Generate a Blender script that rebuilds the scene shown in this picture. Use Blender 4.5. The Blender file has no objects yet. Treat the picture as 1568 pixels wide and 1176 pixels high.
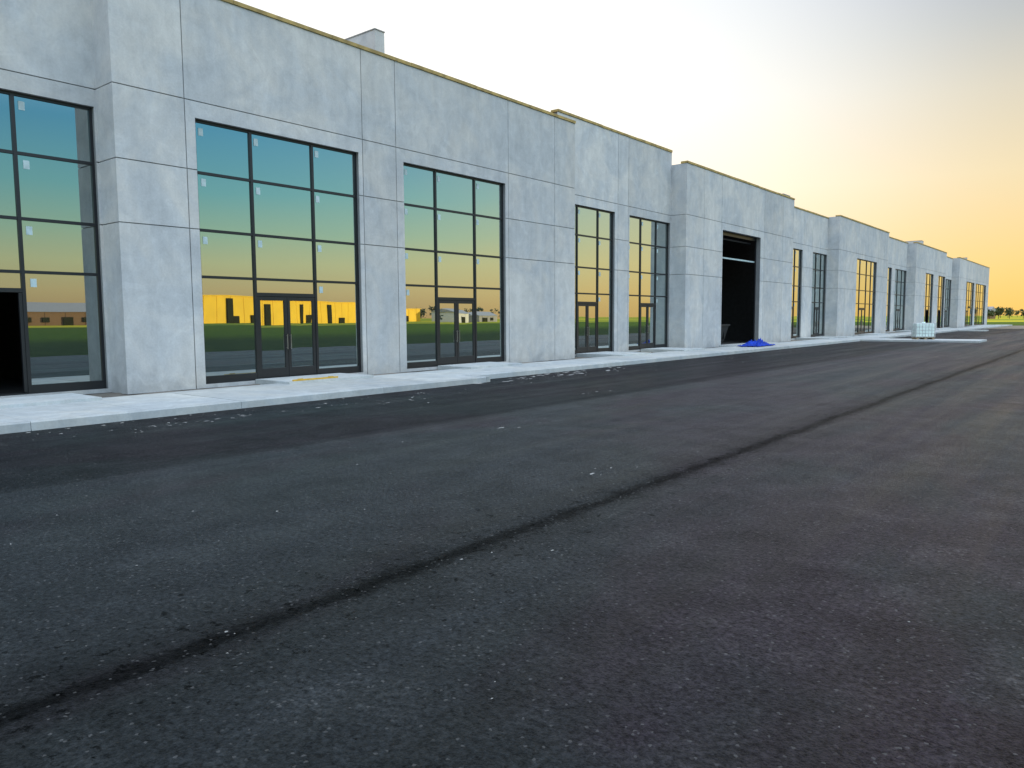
import bpy, math, random
from mathutils import Matrix, Vector, noise
random.seed(7)
scene = bpy.context.scene
scene.view_settings.view_transform='Standard'
scene.view_settings.look='None'
scene.view_settings.exposure=0

# ---------------------------------------------------------------- helpers
class MB:
    def __init__(s): s.v=[]; s.f=[]; s.m=[]; s.t=[]
    def box(s,x0,x1,y0,y1,z0,z1,m=0,t=1.0):
        if x0>x1:x0,x1=x1,x0
        if y0>y1:y0,y1=y1,y0
        i=len(s.v)
        s.v+=[(x0,y0,z0),(x1,y0,z0),(x1,y1,z0),(x0,y1,z0),(x0,y0,z1),(x1,y0,z1),(x1,y1,z1),(x0,y1,z1)]
        s.f+=[(i,i+3,i+2,i+1),(i+4,i+5,i+6,i+7),(i,i+1,i+5,i+4),(i+1,i+2,i+6,i+5),(i+2,i+3,i+7,i+6),(i+3,i,i+4,i+7)]
        s.m+=[m]*6; s.t+=[t]*6
    def quad(s,a,b,c,d,m=0,t=1.0):
        i=len(s.v); s.v+=[a,b,c,d]; s.f.append((i,i+1,i+2,i+3)); s.m.append(m); s.t.append(t)
    def poly(s,vs,fs,m=0,t=1.0):
        i=len(s.v); s.v+=list(vs)
        for f in fs: s.f.append(tuple(i+k for k in f)); s.m.append(m); s.t.append(t)
    def cyl(s,p,q,r,n=10,m=0,r2=None):
        p=Vector(p);q=Vector(q);r2=r if r2 is None else r2
        d=(q-p).normalized(); a=d.orthogonal().normalized(); b=d.cross(a)
        vs=[];
        for k in range(n):
            c=math.cos(2*math.pi*k/n);e=math.sin(2*math.pi*k/n)
            vs.append(tuple(p+(a*c+b*e)*r))
        for k in range(n):
            c=math.cos(2*math.pi*k/n);e=math.sin(2*math.pi*k/n)
            vs.append(tuple(q+(a*c+b*e)*r2))
        fs=[(k,(k+1)%n,n+(k+1)%n,n+k) for k in range(n)]+[tuple(range(n-1,-1,-1)),tuple(range(n,2*n))]
        s.poly(vs,fs,m)
    def obj(s,name,mats,parent=None,loc=(0,0,0),rotz=0,smooth=False):
        me=bpy.data.meshes.new(name); me.from_pydata(s.v,[],s.f)
        for m in mats: me.materials.append(m)
        me.polygons.foreach_set('material_index',s.m)
        at=me.attributes.new('tint','FLOAT','FACE'); at.data.foreach_set('value',s.t)
        if smooth: me.polygons.foreach_set('use_smooth',[True]*len(s.f))
        me.update()
        o=bpy.data.objects.new(name,me); scene.collection.objects.link(o)
        o.location=loc; o.rotation_euler=(0,0,rotz)
        if parent: o.parent=parent
        return o
def empty(name,loc=(0,0,0),rotz=0):
    e=bpy.data.objects.new(name,None); scene.collection.objects.link(e); e.location=loc; e.rotation_euler=(0,0,rotz); return e

class NT:
    def __init__(s,nt): s.nt=nt; s.L=nt.links
    def n(s,t,**k):
        nd=s.nt.nodes.new(t)
        for a,b in k.items(): setattr(nd,a,b)
        return nd
    def put(s,sock,v):
        if isinstance(v,bpy.types.NodeSocket): s.L.new(v,sock)
        else: sock.default_value=v
    def math(s,op,a,b=None,c=None,clamp=False):
        nd=s.n('ShaderNodeMath',operation=op,use_clamp=clamp); s.put(nd.inputs[0],a)
        if b is not None: s.put(nd.inputs[1],b)
        if c is not None: s.put(nd.inputs[2],c)
        return nd.outputs[0]
    def mr(s,v,a,b,c,d,smooth=True):
        nd=s.n('ShaderNodeMapRange'); nd.interpolation_type='SMOOTHSTEP' if smooth else 'LINEAR'
        s.put(nd.inputs[0],v)
        for i,x in enumerate((a,b,c,d)): s.put(nd.inputs[i+1],x)
        return nd.outputs[0]
    def mix(s,f,a,b,bt='MIX'):
        nd=s.n('ShaderNodeMix',data_type='RGBA',blend_type=bt); s.put(nd.inputs[0],f); s.put(nd.inputs[6],a); s.put(nd.inputs[7],b); return nd.outputs[2]
    def noise(s,vec,scale,detail=4,rough=.55,dist=0):
        nd=s.n('ShaderNodeTexNoise'); s.put(nd.inputs['Vector'],vec); nd.inputs['Scale'].default_value=scale
        nd.inputs['Detail'].default_value=detail; nd.inputs['Roughness'].default_value=rough; nd.inputs['Distortion'].default_value=dist
        return nd.outputs[0]
    def vscale(s,vec,sc):
        nd=s.n('ShaderNodeVectorMath',operation='MULTIPLY'); s.put(nd.inputs[0],vec); nd.inputs[1].default_value=sc; return nd.outputs[0]
    def ramp(s,f,stops):
        nd=s.n('ShaderNodeValToRGB'); s.put(nd.inputs[0],f); cr=nd.color_ramp
        while len(cr.elements)<len(stops): cr.elements.new(.5)
        for e,(p,c) in zip(cr.elements,stops): e.position=p; e.color=(*c,1)
        return nd.outputs[0]
    def bump(s,h,strength,dist=.01):
        nd=s.n('ShaderNodeBump'); s.put(nd.inputs['Height'],h); nd.inputs['Strength'].default_value=strength; nd.inputs['Distance'].default_value=dist; return nd.outputs[0]
def newmat(name):
    m=bpy.data.materials.new(name); m.use_nodes=True
    N=NT(m.node_tree); b=m.node_tree.nodes['Principled BSDF']
    return m,N,b
def rgb(*c): return (*c,1)
def simple(name,col,rough=.6,metal=0,var=.15,scale=5,spec=.5):
    m,N,b=newmat(name); tc=N.n('ShaderNodeTexCoord').outputs['Object']
    f=N.noise(tc,scale,3); k=N.mr(f,.3,.7,1-var,1+var)
    mx=N.n('ShaderNodeVectorMath',operation='SCALE'); mx.inputs[0].default_value=col; N.put(mx.inputs['Scale'],k)
    N.put(b.inputs['Base Color'],mx.outputs[0]); b.inputs['Roughness'].default_value=rough; b.inputs['Metallic'].default_value=metal
    b.inputs['Specular IOR Level'].default_value=spec
    return m

# ---------------------------------------------------------------- materials
def concrete(name,base,mott=.16,streak=.1):
    m,N,b=newmat(name); tc=N.n('ShaderNodeTexCoord').outputs['Object']
    big=N.noise(tc,.55,5,.62,.6); mid=N.noise(tc,2.3,5,.6,.8); fine=N.noise(tc,22,4,.6)
    st=N.noise(N.vscale(tc,(1.6,1.6,.22)),2.0,4,.6,.3)
    k=N.math('ADD',N.mr(big,.3,.7,-mott*.5,mott*.5,False),N.mr(mid,.3,.7,-mott*.35,mott*.35,False))
    k=N.math('ADD',k,N.mr(st,.3,.7,-streak*.5,streak*.5,False))
    k=N.math('ADD',k,N.mr(fine,.3,.7,-.05,.05,False))
    pt=N.mr(N.noise(tc,.9,6,.7,1.5),.54,.63,0,.07)
    k=N.math('ADD',k,pt)
    sx=N.n('ShaderNodeSeparateXYZ'); N.L.new(tc,sx.inputs[0])
    dirt=N.mr(N.math('ADD',sx.outputs[2],N.math('MULTIPLY',mid,.5)),.25,.75,-.14,0)
    k=N.math('ADD',k,dirt)
    at=N.n('ShaderNodeAttribute',attribute_name='tint').outputs['Fac']
    k=N.math('MULTIPLY',N.math('ADD',k,1.0),at)
    mx=N.n('ShaderNodeVectorMath',operation='SCALE')
    col=N.mix(N.mr(big,.35,.65,0,1),rgb(*base),rgb(base[0]*1.07,base[1]*1.01,base[2]*.94))
    N.put(mx.inputs[0],col); N.put(mx.inputs['Scale'],k)
    N.put(b.inputs['Base Color'],mx.outputs[0])
    b.inputs['Roughness'].default_value=.78; b.inputs['Specular IOR Level'].default_value=.3
    vo=N.n('ShaderNodeTexVoronoi'); N.L.new(tc,vo.inputs['Vector']); vo.inputs['Scale'].default_value=9
    hole=N.mr(vo.outputs['Distance'],.02,.07,-1,0)
    h=N.math('ADD',N.math('MULTIPLY',fine,.8),N.math('MULTIPLY',hole,.8))
    N.put(b.inputs['Normal'],N.bump(h,.3,.012))
    return m
M_conc=concrete('precast_concrete',(.535,.55,.562),.24,.13)
M_back=concrete('joint_concrete',(.24,.25,.26))
M_walk=concrete('sidewalk_concrete',(.50,.54,.555),.18)
M_int=simple('interior_dark',(.05,.05,.05),.9)
M_cap=simple('cap_flashing_timber',(.42,.29,.09),.6,0,.3,3)
M_frame=simple('black_aluminium',(.012,.013,.016),.4,0,.1)
M_gasket=simple('door_handle_metal',(.35,.35,.36),.3,1)
M_label=simple('label_paper',(.48,.60,.61),.6)
M_roof=simple('roof_membrane',(.3,.3,.3),.9)

def glassmat():
    m,N,b=newmat('tinted_reflective_glass'); nt=m.node_tree
    b.inputs['Base Color'].default_value=(.010,.018,.020,1); b.inputs['Roughness'].default_value=.1; b.inputs['Specular IOR Level'].default_value=0
    g=N.n('ShaderNodeBsdfGlossy'); g.inputs['Color'].default_value=(.86,.95,.93,1); g.inputs['Roughness'].default_value=0.0
    lw=N.n('ShaderNodeLayerWeight'); lw.inputs['Blend'].default_value=.5
    f=N.mr(lw.outputs['Facing'],0,1,.36,.98,False)
    ms=N.n('ShaderNodeMixShader'); N.put(ms.inputs[0],f); N.L.new(b.outputs[0],ms.inputs[1]); N.L.new(g.outputs[0],ms.inputs[2])
    out=[n for n in nt.nodes if n.type=='OUTPUT_MATERIAL'][0]; N.L.new(ms.outputs[0],out.inputs[0])
    return m
M_glass=glassmat()

def asphaltmat():
    m,N,b=newmat('asphalt'); tc=N.n('ShaderNodeTexCoord').outputs['Object']
    sx=N.n('ShaderNodeSeparateXYZ'); N.L.new(tc,sx.inputs[0]); X=sx.outputs[0]
    wob=N.math('MULTIPLY',N.math('SUBTRACT',N.noise(N.vscale(tc,(0,1,0)),.35,4,.6),.5),.22)
    Xw=N.math('ADD',X,wob)
    vo=N.n('ShaderNodeTexVoronoi'); N.L.new(tc,vo.inputs['Vector']); vo.inputs['Scale'].default_value=75
    vc=N.n('ShaderNodeSeparateColor'); N.L.new(vo.outputs['Color'],vc.inputs[0])
    agg=N.mr(vc.outputs[0],0,1,.5,1.55,False)
    fn=N.noise(tc,26,6,.8)
    agg2=N.mr(fn,.35,.65,.45,1.55,False)
    streak=N.noise(N.vscale(tc,(1.0,.045,1)),1.6,5,.6,.2)
    big=N.noise(N.vscale(tc,(1,.5,1)),.28,4,.6,.6)
    med=N.noise(tc,1.6,6,.68,.3)
    k=N.math('MULTIPLY',agg,agg2)
    k=N.math('MULTIPLY',k,N.mr(streak,.3,.7,.68,1.35,False))
    k=N.math('MULTIPLY',k,N.mr(big,.3,.7,.6,1.5,False))
    k=N.math('MULTIPLY',k,N.mr(med,.3,.7,.7,1.3,False))
    lane=N.mr(Xw,-9.0,-8.6,.5,1.0)
    k=N.math('MULTIPLY',k,lane)
    k=N.math('MULTIPLY',k,N.mr(X,-3.9,-.5,.95,1.1))  # lighter toward +X: grazing sheen painted into the asphalt colour
    d=N.math('ABSOLUTE',N.math('ADD',Xw,3.77))
    seamn=N.noise(N.vscale(tc,(1,.5,1)),7,5,.75)
    dd=N.math('ADD',d,N.math('MULTIPLY',N.math('SUBTRACT',seamn,.5),.30))
    seam=N.mr(dd,.02,.15,.30,1)
    halo=N.mr(d,.05,.7,.66,1)
    ridge=N.mr(N.math('ABSOLUTE',N.math('ADD',Xw,3.50)),.02,.16,1.2,1)
    sm=N.math('MULTIPLY',N.math('MULTIPLY',seam,halo),ridge)
    k=N.math('MULTIPLY',k,sm)
    pit=N.noise(tc,9,6,.75)
    th=N.mr(d,0,1.6,.57,.65)
    pits=N.mr(N.math('SUBTRACT',pit,th),0,.03,1,.3)
    k=N.math('MULTIPLY',k,pits)
    d2=N.math('ABSOLUTE',N.math('ADD',Xw,8.8)); k=N.math('MULTIPLY',k,N.mr(d2,.01,.06,.6,1))
    tint=N.mix(N.mr(big,.42,.58,0,1),rgb(.0190,.0140,.0200),rgb(.0112,.0138,.0165))
    mx=N.n('ShaderNodeVectorMath',operation='SCALE'); N.put(mx.inputs[0],tint); N.put(mx.inputs['Scale'],k)
    dn=N.mr(N.noise(tc,1.3,7,.78,.6),.60,.72,0,1)
    dm=N.math('MULTIPLY',dn,N.mr(X,-13.0,-10.5,.42,0.03))
    c=N.mix(dm,mx.outputs[0],rgb(.15,.15,.15))
    dust2=N.math('MULTIPLY',N.mr(N.math('MULTIPLY',med,fn),.27,.42,0,.38),N.mr(X,-4,0,.12,1))
    c=N.mix(dust2,c,rgb(.12,.115,.115))
    sp=N.mr(vc.outputs[2],.985,.992,0,.4)
    c=N.mix(sp,c,rgb(.22,.22,.22))
    N.put(b.inputs['Base Color'],c)
    N.put(b.inputs['Roughness'],N.mr(streak,.3,.7,.40,.60,False))
    spc=N.math('MULTIPLY',N.math('MULTIPLY',N.math('MULTIPLY',sm,pits),N.mr(lane,.5,1,.5,1)),N.mr(fn,.35,.65,.08,.40,False))
    spc=N.math('MULTIPLY',spc,N.mr(med,.3,.7,.65,1.25,False))
    N.put(b.inputs['Specular IOR Level'],spc)
    N.put(b.inputs['Specular Tint'],N.mix(N.mr(big,.42,.58,0,1),rgb(1,.92,.99),rgb(.95,1,1)))
    h=N.math('ADD',N.math('MULTIPLY',vo.outputs['Distance'],-.9),N.math('MULTIPLY',fn,2.2))
    N.put(b.inputs['Normal'],N.bump(h,1.0,.015))
    return m
M_asph=asphaltmat()

def groundmat():
    m,N,b=newmat('field_ground'); tc=N.n('ShaderNodeTexCoord').outputs['Object']
    sx=N.n('ShaderNodeSeparateXYZ'); N.L.new(tc,sx.inputs[0]); X,Y=sx.outputs[0],sx.outputs[1]
    n1=N.noise(tc,.05,4,.6); n2=N.noise(tc,.8,5,.7)
    near=N.mix(N.mr(n2,.3,.7,0,1),rgb(.020,.034,.012),rgb(.045,.062,.022))
    mid=N.mix(N.mr(n2,.3,.7,0,1),rgb(.045,.085,.012),rgb(.10,.14,.02))
    xx=N.math('ADD',X,N.math('MULTIPLY',n1,20.0))
    grass=N.mix(N.mr(xx,26,60,0,1),near,mid)
    grass=N.mix(N.mr(Y,140,170,0,1),grass,mid)
    dist=N.math('ADD',N.math('MAXIMUM',N.math('SUBTRACT',X,150.0),N.math('SUBTRACT',Y,230.0)),N.math('MULTIPLY',n1,30.0))
    yel=N.mix(N.mr(N.noise(N.vscale(tc,(.3,1,1)),.02,3),.42,.58,0,1),rgb(.50,.42,.03),rgb(.14,.20,.03))
    far=N.mix(N.mr(dist,10,18,0,1),grass,yel)
    grav=N.mix(n2,rgb(.20,.16,.12),rgb(.32,.28,.23))
    e=N.math('MAXIMUM',N.math('SUBTRACT',X,2.9),N.math('SUBTRACT',Y,152.0))
    e=N.math('ADD',e,N.math('MULTIPLY',N.math('SUBTRACT',n2,.5),1.0))
    N.put(b.inputs['Base Color'],N.mix(N.mr(e,-.5,.8,0,1),grav,far))
    b.inputs['Roughness'].default_value=.95; b.inputs['Specular IOR Level'].default_value=.03
    N.put(b.inputs['Normal'],N.bump(n2,.6,.15))
    return m
M_ground=groundmat()
M_gravel=concrete('gravel_strip',(.21,.19,.165),.5)
M_dark=simple('dark_plastic',(.012,.013,.015),.6)
M_black=simple('dark_opening',(.03,.03,.012),.9,0,.1,5,.1)

# ---------------------------------------------------------------- ground
g=MB(); g.quad((-2500,-2500,-.03),(2500,-2500,-.03),(2500,3500,-.03),(-2500,3500,-.03)); g.obj('ground',[M_ground])
a=MB()
ys=[-40+i*4 for i in range(40)]
xr=[3.2+.25*noise.noise(Vector((y*.13,0,0))) for y in ys]
for i in range(len(ys)-1):
    a.quad((-14.4,ys[i],0),(xr[i],ys[i],0),(xr[i+1],ys[i+1],0),(-14.4,ys[i+1],0))
a.obj('asphalt_road',[M_asph])

# ---------------------------------------------------------------- sidewalk
s=MB()
def slabs(x0,x1,y0,y1,z0,z1,step,g=.007,cols=1):
    n=max(1,round((y1-y0)/step)); d=(y1-y0)/n
    for i in range(n):
        for c in range(cols):
            w=(x1-x0)/cols
            t=random.uniform(.88,1.06)
            s.box(x0+c*w+g,x0+(c+1)*w-(g if c<cols-1 else 0),y0+i*d+g,y0+(i+1)*d-g,z0,z1+random.uniform(-.003,.003),0,t)
slabs(-16.4,-13.62,-40,15.5,-.02,.15,1.85)
slabs(-16.4,-14.27,15.5,150,-.02,.15,1.85)
def kerb(x0,x1,y0,y1):
    # rounded-nose kerb with chamfered top edge
    n=max(1,round((y1-y0)/3.7)); d=(y1-y0)/n
    for i in range(n):
        a_,b_=y0+i*d+.004,y0+(i+1)*d-.004
        pr=[(x0,-.02),(x1+.012,-.02),(x1,.13),(x1-.022,.153),(x0,.153)]
        vs=[(x,a_,z) for x,z in pr]+[(x,b_,z) for x,z in pr]
        s.poly(vs,[(0,1,2,3,4),(9,8,7,6,5)]+[(k,k+5,(k+1)%5+5,(k+1)%5) for k in range(5)],0,random.uniform(.84,.98))
kerb(-13.615,-13.45,-40,15.5); kerb(-14.265,-14.1,15.51,150)
s.box(-14.1,-13.45,15.515,15.66,-.02,.151,0,.9)
s.box(-14.07,-7.0,56.0,59.6,-.02,.12,0,1.0); s.box(-14.07,-11.5,96,99,-.02,.12,0,1.0)
def landing(y0,y1,x0=-17.38,x1=-15.9):
    s.box(x0,x1,y0,y1,.0,.21,0,random.uniform(.98,1.1))
for (p,q) in [(3.9,6.5),(10.9,13.6),(17.6,20.2)]: landing(p,q)
for (p,q) in [(26.9,29.3),(32.5,34.8),(55,57.5),(59.5,61.2),(86,89)]: landing(p,q,-18.2,-15.9)
for (p,q) in [(68.6,72.4),(96,107),(125,144)]: landing(p,q)
s.box(-17.6,-15.9,39.9,46,.0,.17,0,1.0)
s.obj('sidewalk',[M_walk])
gs=MB()
nx_,ny_=8,380
vs=[(-18.4+2.05*i/(nx_-1),-40+190*j/(ny_-1),.07+.05*noise.noise(Vector((i*.9,j*.35,0)))) for i in range(nx_) for j in range(ny_)]
gs.poly(vs,[(i*ny_+j,(i+1)*ny_+j,(i+1)*ny_+j+1,i*ny_+j+1) for i in range(nx_-1) for j in range(ny_-1)])
gs.obj('gravel_strip',[M_gravel])

# ---------------------------------------------------------------- building
B=empty('commercial_building')
P=MB(); W=MB(); F=MB(); G=MB(); C=MB(); LB=MB()
ZJ=[3.93,5.33,6.94]; ZH=6.55; Z0=.17; PT=.022
def sub(rects,o):
    out=[]
    for (a,b,c,d) in rects:
        oa,ob,oc,od=o
        if ob<=a or oa>=b or od<=c or oc>=d: out.append((a,b,c,d)); continue
        if a<oa: out.append((a,oa,c,d))
        if b>ob: out.append((ob,b,c,d))
        m0,m1=max(a,oa),min(b,ob)
        if c<oc: out.append((m0,m1,c,oc))
        if d>od: out.append((m0,m1,od,d))
    return out
def wall(xf,y0,y1,zt,yb,ops,capw=.34,tints={}):
    yl=[y0]+yb+[y1]; zl=[.08]+ZJ+[zt]; gp=.012
    for i in range(len(yl)-1):
        ct=random.uniform(.92,1.05)
        for j in range(len(zl)-1):
            r=(yl[i]+(gp if i else 0),yl[i+1]-(gp if i<len(yl)-2 else 0),zl[j]+(gp if j else 0),zl[j+1]-(gp if j<len(zl)-2 else 0))
            rs=[r]
            for o in ops: rs=sub(rs,o)
            t=ct*random.uniform(.97,1.03)*tints.get(i,1)
            for q in rs: P.box(xf-PT,xf,q[0],q[1],q[2],q[3],0,t)
    rs=[(y0+.03,y1-.03,.0801,zt-.01)]
    for o in ops: rs=sub(rs,o)
    for q in rs: W.box(xf-.26,xf-PT-.001,q[0],q[1],q[2],q[3],0,.9)
    n=max(1,round((y1-y0)/3.0)); d=(y1-y0)/n
    for i in range(n):
        C.box(xf-capw,xf+.035,y0-.02+i*d+.01 if i else y0-.02,y0+(i+1)*d,zt+.001+random.uniform(0,.012),zt+.095+random.uniform(0,.015))
def ret(yo,sgn,x0,x1,zt):
    zl=[.08]+ZJ+[zt-.003]
    for j in range(4):
        P.box(x0,x1-PT-.002,yo,yo+sgn*.045,zl[j]+.011*(j>0),zl[j+1]-.011*(j<3),0,.94)
    W.box(x0,x1-PT-.004,yo+sgn*.046,yo+sgn*.24,.08,zt-.006,0,.9)
def pane(x,y0,y1,z0,z1):
    a=random.uniform(-.0018,.0018); b=random.uniform(-.0012,.0012)
    yc=(y0+y1)/2; zc=(z0+z1)/2
    nn=4; bow=random.uniform(-.0012,.0016)
    vs=[]
    for i in range(nn+1):
        for j in range(nn+1):
            u=i/nn;v=j/nn; y=y0+(y1-y0)*u; z=z0+(z1-z0)*v
            vs.append((x+a*(y-yc)+b*(z-zc)+bow*math.sin(math.pi*u)*math.sin(math.pi*v),y,z))
    fs=[(i*(nn+1)+j,(i+1)*(nn+1)+j,(i+1)*(nn+1)+j+1,i*(nn+1)+j+1) for i in range(nn) for j in range(nn)]
    G.poly(vs,fs)
def window(xf,y0,y1,mul,door=1,opened=False,labels=True,zt=ZH):
    xa,xb=xf-.22,xf-.11
    ends=[y0]+mul+[y1]; fw=.065; mw=.035
    F.box(xa,xb,y0,y0+fw,Z0,zt); F.box(xa,xb,y1-fw,y1,Z0,zt)
    for m in mul: F.box(xa,xb+.004,m-mw,m+mw,Z0,zt-.002)
    xg=xf-.15
    for i in range(len(ends)-1):
        a=ends[i]+(fw if i==0 else mw); b=ends[i+1]-(fw if i==len(ends)-2 else mw)
        F.box(xa,xb-.003,a,b,zt-fw,zt)
        rows=[zt-fw,5.30,3.93,2.80]
        for z in rows[1:]: F.box(xa,xb-.003,a,b,z-.033,z+.033)
        tops=[(5.333,zt-fw),(3.963,5.267),(2.833,3.897)]
        isdoor=(i==door)
        if not isdoor:
            F.box(xa,xb-.003,a,b,Z0,.36); tops.append((.36,2.767))
        else:
            F.box(xa,xb-.003,a,b,2.36,2.45)
            pane(xg,a,b,2.45,2.767)
            F.box(xa-.05,xb+.03,a,b,Z0,.20)
            mid=(a+b)/2
            if not opened:
                for (p,q,hs) in ((a+.006,mid-.006,1),(mid+.006,b-.006,-1)):
                    F.box(xa+.02,xb-.012,p,p+.085,.21,2.35); F.box(xa+.02,xb-.012,q-.085,q,.21,2.35)
                    F.box(xa+.02,xb-.014,p+.085,q-.085,2.25,2.35); F.box(xa+.02,xb-.014,p+.085,q-.085,.21,.46)
                    pane(xg,p+.085,q-.085,.46,2.25)
                    hy=(q-.05) if hs==1 else (p+.05)
                    F.cyl((xb+.045,hy,.95),(xb+.045,hy,1.35),.012,8,1)
                    F.box(xb-.012,xb+.045,hy-.01,hy+.01,.98,1.0,1); F.box(xb-.012,xb+.045,hy-.01,hy+.01,1.30,1.32,1)
            else:
                F.box(xa+.02,xb-.012,a+.002,a+.07,.21,2.35); F.box(xa+.02,xb-.012,b-.07,b-.002,.21,2.35)
        for k,(p,q) in enumerate(tops):
            pane(xg,a,b,p,q)
            if labels and not (k==3 and random.random()<.3):
                yy=a+.07+random.uniform(0,.04); zz=q-.09-random.uniform(0,.03)
                LB.box(xg+.006,xg+.009,yy,yy+.12,zz-.18,zz)
XP=-17.4; XR=-18.25
OPW=lambda a,b:(a,b,Z0,ZH)
H=9.48
wall(XP,-24,-2.3,H,[-22.4,-16.9,-15.6,-10.1,-3.8],[OPW(-22,-17.1),OPW(-15.3,-10.5)])
window(XP,-22,-17.1,[-20.5,-18.6]); window(XP,-15.3,-10.5,[-13.8,-12.0])
ret(-2.3,-1,-18.6,XP,H); ret(-24,1,-18.6,XP,H)
wall(XR,-2.3,7.67,10.1,[2.3],[OPW(-2.2,1.8),OPW(2.75,7.62)])
window(XR,-2.2,1.8,[-.9,.6]); window(XR,2.75,7.62,[4.2,6.04],1,True)
wall(XP,7.67,25.6,H,[9.3,14.65,15.95,21.35,24.2],[OPW(9.55,14.5),OPW(16.25,21.18)],tints={2:.92})
ret(7.67,1,-18.6,XP,H); ret(25.6,-1,-18.6,XP,H)
window(XP,9.55,14.5,[11.08,12.96]); window(XP,16.25,21.18,[17.75,19.65])
wall(XR,25.6,35.6,10.1,[30.35,31.3],[OPW(25.75,30.1),OPW(31.4,35.53)])
P.box(-21,XR-.262,25.602,25.85,9,10.09)
window(XR,25.75,30.1,[27.2,28.85]); window(XR,31.4,35.53,[32.7,34.25])
wall(XP,35.6,51.6,H,[37.7,39.95,46.3,49.6],[(40.1,45.75,.05,ZH)])
ret(35.6,1,-18.6,XP,H); ret(51.6,-1,-18.6,XP,H)
wall(XR,51.6,62.1,9.35,[56.4,58.3],[OPW(52,56.2),OPW(58.5,62.03)])
window(XR,52,56.2,[53.4,54.9]); window(XR,58.5,62.03,[59.7,60.9])
wall(XP,62.1,78,H,[64,67,74.2,76.4],[OPW(67.3,73.9)])
ret(62.1,1,-18.6,XP,H); ret(78,-1,-18.6,XP,H)
window(XP,67.3,73.9,[68.8,70.9,72.4],1)
wall(XR,78,90.3,9.45,[84.5],[OPW(79,83.5),OPW(85,90.2)])
window(XR,79,83.5,[80.5,82]); window(XR,85,90.2,[86.6,88.5])
wall(XP,90.3,108,H,[92.5,95.5,100.4,103],[OPW(95.7,100.2),OPW(103.2,107.6)])
ret(90.3,1,-18.6,XP,H); ret(108,-1,-18.6,XP,H)
window(XP,95.7,100.2,[97.1,98.8],1,True,False); window(XP,103.2,107.6,[104.6,106.2],1,True,False)
wall(XR,108,117.8,H-.1,[112.5],[OPW(109,112),OPW(113,117.7)])
window(XR,109,112,[110]); window(XR,113,117.7,[114.5,116.2])
wall(XP,117.8,147,H,[120.5,124,132.5,144.5],[OPW(124.3,131.5),OPW(133,144)])
ret(117.8,1,-18.6,XP,H); ret(147,-1,-55,XP,H)
window(XP,124.3,131.5,[125.8,127.7,129.8]); window(XP,133,144,[135,137,139,142])
for (x,y0,y1,z) in [(-18.3,16.0,16.38,10.62),(-19.2,54.6,56.0,10.45),(-18.8,100,101.2,10.55),(-18.6,132,132.5,10.4)]:
    P.box(x-2.6,x,y0,y1,8.9,z,0,.98); C.box(x-2.63,x+.02,y0-.02,y1+.02,z+.001,z+.03,1)
P.obj('precast_wall_panels',[M_conc],B); W.obj('structural_wall',[M_back],B)
C.obj('parapet_flashing',[M_cap,M_roof],B); F.obj('window_and_door_frames',[M_frame,M_gasket],B)
G.obj('window_glass',[M_glass],B,smooth=True); LB.obj('glass_labels',[M_label],B)
R=MB()
R.box(-55,-18.52,-24,147,8.7,8.9,0); R.box(-55.3,-55,-24,147,0,9.4,1); R.box(-55,-18.7,-24.3,-24.0,0,9.4,1)
for yy in (7.9,25.1,36.1,51.0,62.5,90,118): R.box(-54.9,-18.7,yy,yy+.2,.02,8.69,1)
R.quad((-55,-24,.1),(-18.4,-24,.1),(-18.4,147,.1),(-55,147,.1),1)
R.obj('roof_and_interior',[M_roof,M_int],B)
O=MB()
O.box(-17.85,-17.75,40.15,45.7,5.05,5.13,1)
O.box(-17.72,-17.66,40.1,40.2,.1,6.5,0); O.box(-17.72,-17.66,45.65,45.75,.1,6.5,0)
O.box(-17.78,-17.70,40.21,45.64,6.35,6.54,0)
O.cyl((-18.0,40.3,6.2),(-18.0,45.6,6.2),.05,8,0)
O.obj('overhead_door_track',[M_frame,M_label],B)
V=MB()
for (x,y) in ((-19.5,140),(-20.5,141.5),(-21,112),(-22,60)):
    V.cyl((x,y,8.9),(x,y,10.1),.06,8); V.cyl((x,y,10.1),(x,y,10.22),.12,8)
V.obj('rooftop_vents',[M_roof],B)

# ---------------------------------------------------------------- small things
T=empty('bulk_liquid_container',(-10.6,58.2,.12),math.radians(28))
M_tank=simple('translucent_plastic',(.74,.86,.82),.35,0,.06); M_cage=simple('galvanised_steel',(.5,.52,.52),.5,.2); M_wood=simple('pallet_wood',(.3,.22,.13),.8)
t=MB()
def rbox(mb,x,y,z0,z1,r,m=0):
    pts=[]
    for cx,cy,a0 in ((x-r,y-r,0),(-x+r,y-r,90),(-x+r,-y+r,180),(x-r,-y+r,270)):
        for k in range(5):
            a=math.radians(a0+k*22.5); pts.append((cx+r*math.cos(a),cy+r*math.sin(a)))
    n=len(pts); lay=[(z0,.94),(z0+.06,1),(z1-.1,1),(z1-.02,.93),(z1,.8)]
    vs=[(px*s_,py*s_,z) for z,s_ in lay for px,py in pts]
    fs=[(l*n+k,l*n+(k+1)%n,(l+1)*n+(k+1)%n,(l+1)*n+k) for l in range(len(lay)-1) for k in range(n)]+[tuple(range((len(lay)-1)*n,len(lay)*n))]
    mb.poly(vs,fs,m)
rbox(t,.57,.47,.16,1.12,.1); t.cyl((0,0,1.12),(0,0,1.2),.11,14); t.cyl((.56,0,.25),(.68,0,.22),.05,10)
t.obj('tank',[M_tank],T,smooth=False)
t=MB()
for k in range(7):
    x=-.59+k*1.18/6
    for y in (-.49,.49): t.cyl((x,y,.14),(x,y,1.1),.013,6)
for k in range(6):
    y=-.49+k*.98/5
    for x in (-.6,.6): t.cyl((x,y,.14),(x,y,1.1),.013,6)
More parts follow.
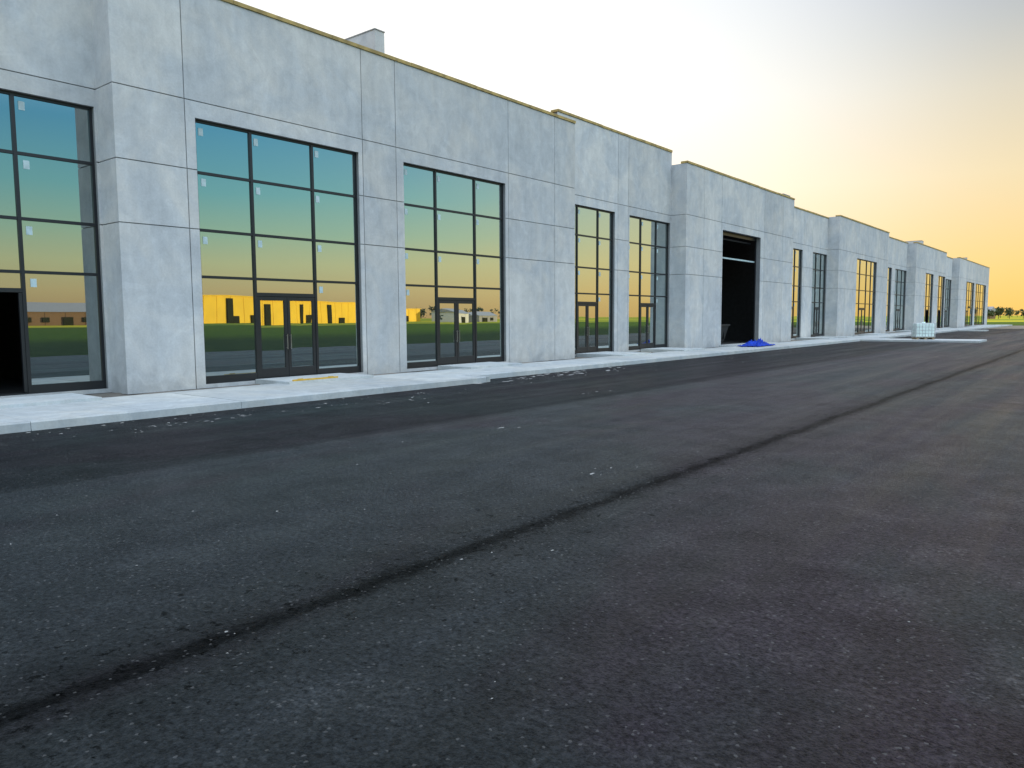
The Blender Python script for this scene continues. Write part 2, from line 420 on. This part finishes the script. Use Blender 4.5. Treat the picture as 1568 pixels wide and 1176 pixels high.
for z in (.2,.42,.64,.86,1.1):
    for y in (-.5,.5): t.cyl((-.6,y,z),(.6,y,z),.013,6)
    for x in (-.61,.61): t.cyl((x,-.5,z),(x,.5,z),.013,6)
t.obj('cage',[M_cage],T)
t=MB()
for x in (-.5,0,.5): t.box(x-.06,x+.06,-.5,.5,0,.1)
for k in range(6): t.box(-.6,.6,-.5+k*.17,-.38+k*.17,.101,.125)
t.obj('pallet',[M_wood],T)

M_tarp=simple('blue_tarpaulin',(.004,.04,.38),.6,0,.4,4,.2)
t=MB(); nx,ny=44,60; vs=[]
for i in range(nx):
    for j in range(ny):
        u=i/(nx-1)*2-1; v=j/(ny-1)*2-1
        e=max(0,1-(u*u+v*v)**.8)
        n1=noise.noise(Vector((u*2.1,v*2.4,3))); n2=abs(noise.noise(Vector((u*6,v*7,1)))); n3=abs(noise.noise(Vector((u*14,v*15,7))))
        ed=1+.25*noise.noise(Vector((math.atan2(v,u)*1.5,0,5)))
        vs.append((u*.6*ed+.05*n1,v*1.45*ed+.08*n1,.02+e*(.10+.25*n1+.45*n2)+.10*n3))
fs=[(i*ny+j,(i+1)*ny+j,(i+1)*ny+j+1,i*ny+j+1) for i in range(nx-1) for j in range(ny-1)]
t.poly(vs,fs); t.obj('blue_tarp',[M_tarp],None,(-15.4,40.1,.155),0,False)

t=MB()
t.poly([(-.7,-1.1,.15),(.7,-1.1,.15),(.7,1.1,.15),(-.7,1.1,.15),(-.9,-1.4,1.15),(.9,-1.4,1.15),(.9,1.4,1.15),(-.9,1.4,1.15)],
       [(3,2,1,0),(0,1,5,4),(1,2,6,5),(2,3,7,6),(3,0,4,7)])
t.box(-.95,.95,-1.46,-1.38,1.1,1.2); t.box(-.95,.95,1.38,1.46,1.1,1.2); t.box(.88,.96,-1.375,1.375,1.1,1.2); t.box(-.96,-.88,-1.375,1.375,1.1,1.2)
for k in range(4): t.box(.74,.84,-.9+k*.58,-.82+k*.58,.3,1.09)
for x in (-.5,.5):
    for y in (-.9,.9): t.cyl((x-.04,y,.1),(x+.04,y,.1),.1,12)
t.obj('dumpster',[M_dark],None,(-19.4,42.4,.105))

M_yel=simple('yellow_board',(.60,.36,.04),.5)
t=MB(); t.box(-.022,.022,-.7,.7,0,.04); t.box(-.015,.015,-.55,-.4,.04,.055); t.box(-.015,.015,.4,.55,.04,.055)
t.obj('yellow_timber_board',[M_yel],None,(-15.98,11.75,.212),math.radians(1))

M_deb=simple('debris_stone',(.20,.20,.19),.9,0,.5,3)
M_mort=simple('mortar_spill',(.27,.27,.26),.9,0,.4,6)
t=MB()
def stone(x,y,r,fl=.5,el=1,m=0):
    vs=[]; a0=random.random()*6.3; n=random.choice((6,7,9))
    for k in range(n):
        a=a0+k*6.283/n; rr=r*random.uniform(.5,1.25); vs.append((x+math.cos(a)*rr,y+math.sin(a)*rr*el,.001))
    for k in range(n): 
        vx,vy,_=vs[k]; vs.append((x+(vx-x)*.6,y+(vy-y)*.6,.001+r*fl*random.uniform(.7,1.2)))
    t.poly(vs,[(k,(k+1)%n,n+(k+1)%n,n+k) for k in range(n)]+[tuple(range(n,2*n))],m,1)
for k in range(340):
    x=-13.35+abs(random.gauss(0,.8)); y=random.uniform(3,60); stone(x,y,random.choice((.006,.01,.012,.015,.025)),.4,random.uniform(.8,1.8),random.choice((0,0,1)))
for k in range(50):
    y=random.gauss(18.8,2.0); stone(-13.75+random.uniform(-.25,.75),y,random.uniform(.02,.085),.12,2,random.choice((0,1)))
for k in range(150):
    stone(random.uniform(-12,1),2+random.random()**1.5*30,random.choice((.003,.004,.005,.007,.010)),.4,random.uniform(.6,1.8),random.choice((0,1)))
for k in range(80):
    stone(-3.75+random.gauss(0,.5),random.uniform(1.5,18),random.choice((.003,.004,.006,.010)),.3,random.uniform(.6,1.8),random.choice((0,1)))
for (cx,cy,n_,sp) in ((-12.35,6.5,30,1.5),(-11.9,11.5,12,1.0),(-7.5,9.5,4,.3),(-9.5,15,4,.4),(-4.6,7.3,4,.2)):
    for k in range(n_):
        stone(cx+random.gauss(0,.08),cy+random.gauss(0,sp),random.uniform(.01,.035),.06,random.uniform(1,2.6),1)
t.obj('gravel_debris',[M_deb,M_mort])

# ---------------------------------------------------------------- distant world
M_yw=simple('yellow_cladding',(.95,.60,.012),.6,0,.05,.2); M_br=simple('brown_brick',(.22,.13,.07),.8); M_gr=simple('grey_cladding',(.30,.30,.31),.7); M_wh=simple('white_cladding',(.6,.6,.6),.6)
def shed(name,x,y,w,l,h,mat,doors,gable=0,rz=0):
    e=empty(name,(x,y,-.03),rz); t=MB()
    t.box(0,w,0,l,0,h); 
    for k in range(int(l//6)): t.box(-.12,-.001,k*6+2.9,k*6+3.1,0,h-.2)
    t.obj('walls',[mat],e)
    d=MB()
    for (a,b,z0,z1) in doors: d.box(-.6,-.13,a,b,z0,z1)
    d.obj('doors_and_windows',[M_black],e)
    r=MB()
    if gable:
        r.poly([(-.4,-.4,h),(w+.4,-.4,h),(w+.4,l+.4,h),(-.4,l+.4,h),(w/2,-.4,h+gable),(w/2,l+.4,h+gable)],[(0,1,4),(2,3,5),(3,0,4,5),(1,2,5,4),(0,3,2,1)])
    else: r.box(-.4,w+.4,-.4,l+.4,h+.001,h+.25)
    r.obj('roof',[mat if not gable else M_gr],e)
shed('distant_warehouse',218,132,40,106,9.8,M_yw,[(19,21.5,0,8.9),(21.51,24,0,2.6),(40,43,0,8.4),(30,33,0,3),(60,62.5,0,8.4),(66,70,0,3.6),(80,83,0,8.6),(90,95,0,2.6)],0,math.radians(-16))
shed('distant_house',215,78,14,26,4.2,M_br,[(3,5,1,2.5),(8,10,1,2.5),(14,17,0,2.6),(20,22,1,2.5)],3)
shed('distant_depot',250,252,20,30,6.4,M_yw,[(3,8,0,3.2),(14,20,0,2.9),(9.5,12.5,4.2,5.2)],0,math.radians(-10))
shed('distant_shed',240,290,16,14,5.2,M_wh,[(3,8,0,3.4)],2)
shed('distant_shed',240,310,16,20,3.6,M_gr,[(3,8,0,2.4),(12,15,.8,2.4)],2.4)
shed('distant_barn',-22,395,16,10,5,M_wh,[(2,6,0,3)],3,math.radians(60))
shed('distant_barn',12,560,22,16,6,M_gr,[(2,6,0,4)],3,math.radians(70))
shed('distant_house',-50,430,9,12,3.4,M_br,[(2,4,1,2.4),(6,8,0,2.4)],2.6,math.radians(80))

def leafmat():
    m,N,b=newmat('foliage'); tc=N.n('ShaderNodeTexCoord').outputs['Object']
    N.put(b.inputs['Base Color'],N.mix(N.mr(N.noise(tc,.6,3),.35,.65,0,1),rgb(.02,.035,.01),rgb(.07,.09,.02))); b.inputs['Roughness'].default_value=.8
    return m
M_leaf=leafmat(); M_bark=simple('bark',(.08,.06,.04),.9)
t=MB()
def tree(x,y,h):
    t.cyl((x,y,-.05),(x+random.uniform(-.2,.2),y,h*.55),h*.03,6,1,h*.012)
    cl=[(Vector((x+random.gauss(0,h*.17),y+random.gauss(0,h*.17),h*random.uniform(.38,.9))),h*random.uniform(.1,.2)) for _ in range(9)]
    for c,_ in cl[:4]: t.cyl((x,y,h*.35),tuple(c),h*.012,4,1,h*.005)
    for c,r in cl:
        for _ in range(26):
            p=c+Vector((random.gauss(0,1),random.gauss(0,1),random.gauss(0,.8)))*r*.6
            u=Vector((random.uniform(-1,1),random.uniform(-1,1),random.uniform(-1,1))).normalized()*h*.045; w=u.orthogonal().normalized()*h*.04
            t.quad(tuple(p-u-w),tuple(p+u-w),tuple(p+u+w),tuple(p-u+w),0)
for k in range(46): tree(random.uniform(-90,60),random.uniform(560,760),random.uniform(4,8.5))
for k in range(7): tree(random.uniform(-56,-34),random.uniform(405,440),random.uniform(4,6))
for k in range(60):
    yy=random.uniform(20,420); tree(random.uniform(295,335),yy,random.uniform(5,10))
for k in range(14): tree(random.uniform(205,214),random.choice((random.uniform(66,76),random.uniform(106,126),random.uniform(245,320))),random.uniform(3,6))
t.obj('distant_trees',[M_leaf,M_bark])

# ---------------------------------------------------------------- light
SUN_EL=math.radians(5.0); SUN_AZ=math.radians(-52)
sd=Vector((math.sin(SUN_AZ)*math.cos(SUN_EL),math.cos(SUN_AZ)*math.cos(SUN_EL),math.sin(SUN_EL)))
sl=bpy.data.lights.new('sun','SUN'); sl.energy=5.0; sl.angle=math.radians(.5); sl.color=(1,.80,.5)
so=bpy.data.objects.new('sun',sl); scene.collection.objects.link(so); so.rotation_euler=sd.to_track_quat('Z','Y').to_euler(); so.location=(-50,40,30)

w=bpy.data.worlds.new('World'); scene.world=w; w.use_nodes=True; N=NT(w.node_tree)
for n in list(w.node_tree.nodes): w.node_tree.nodes.remove(n)
tc=N.n('ShaderNodeTexCoord').outputs['Generated']
nv=N.n('ShaderNodeVectorMath',operation='NORMALIZE'); N.L.new(tc,nv.inputs[0])
sx=N.n('ShaderNodeSeparateXYZ'); N.L.new(nv.outputs[0],sx.inputs[0]); zz=N.math('MAXIMUM',sx.outputs[2],0.0)
hv=N.n('ShaderNodeVectorMath',operation='MULTIPLY'); N.L.new(tc,hv.inputs[0]); hv.inputs[1].default_value=(1,1,0)
hn=N.n('ShaderNodeVectorMath',operation='NORMALIZE'); N.L.new(hv.outputs[0],hn.inputs[0])
def dot(az):
    d=N.n('ShaderNodeVectorMath',operation='DOT_PRODUCT'); N.L.new(hn.outputs[0],d.inputs[0]); d.inputs[1].default_value=(math.sin(math.radians(az)),math.cos(math.radians(az)),0); return d.outputs['Value']
gw=N.mr(dot(-52),.66,.95,0,1); sw=N.mr(dot(110),-.2,.68,0,1)
S=lambda d:math.sin(math.radians(d))
h2=lambda c:tuple(x*.25 for x in c)
zen=(1.4,1.55,1.8)
front=N.ramp(zz,[(0,h2((1,.60,.15))),(S(3),h2((.98,.65,.23))),(S(9),h2((.88,.71,.43))),(S(14),h2((.71,.64,.50))),(S(18),h2((.52,.53,.52))),(S(21.5),h2((.40,.44,.53))),(S(35),h2((.8,.9,1.1))),(.85,h2(zen))])
glow=N.ramp(zz,[(0,h2((1.1,.72,.3))),(S(5),h2((1.1,.86,.58))),(S(9),h2((1.15,1.0,.82))),(S(15),h2((1.1,1.08,1.02))),(S(24),h2((.92,.96,1.0))),(S(40),h2((1.0,1.1,1.25))),(.85,h2(zen))])
side=N.ramp(zz,[(0,h2((.80,.50,.24))),(S(2.0),h2((.98,.75,.36))),(S(4),h2((.92,.92,.50))),(S(6),h2((.60,.88,.64))),(S(8.8),h2((.32,.76,.79))),(S(13),h2((.17,.57,.86))),(S(20),h2((.7,1.2,1.8))),(S(30),h2((1.7,2.0,2.4))),(S(60),h2((1.8,2.0,2.3))),(.95,h2(zen))])
c=N.mix(sw,front,side); c=N.mix(gw,c,glow)
bg1=N.n('ShaderNodeBackground'); N.put(bg1.inputs[0],c); bg1.inputs[1].default_value=4.0
sky=N.n('ShaderNodeTexSky'); sky.sky_type='NISHITA'; sky.sun_disc=False; sky.sun_elevation=SUN_EL; sky.sun_rotation=SUN_AZ
bg2=N.n('ShaderNodeBackground'); N.L.new(sky.outputs[0],bg2.inputs[0]); bg2.inputs[1].default_value=.02
ad=N.n('ShaderNodeAddShader'); N.L.new(bg1.outputs[0],ad.inputs[0]); N.L.new(bg2.outputs[0],ad.inputs[1])
out=N.n('ShaderNodeOutputWorld'); N.L.new(ad.outputs[0],out.inputs[0])

# ---------------------------------------------------------------- camera
cd=bpy.data.cameras.new('camera'); co=bpy.data.objects.new('camera',cd); scene.collection.objects.link(co)
cd.sensor_width=36; cd.lens=26.4; cd.clip_end=6000; cd.clip_start=.05
R_=Matrix.Rotation(math.radians(39.0),4,'Z')@Matrix.Rotation(math.radians(90-5.02),4,'X')@Matrix.Rotation(math.radians(-.34),4,'Z')
co.matrix_world=Matrix.Translation((0,0,1.75))@R_
scene.camera=co
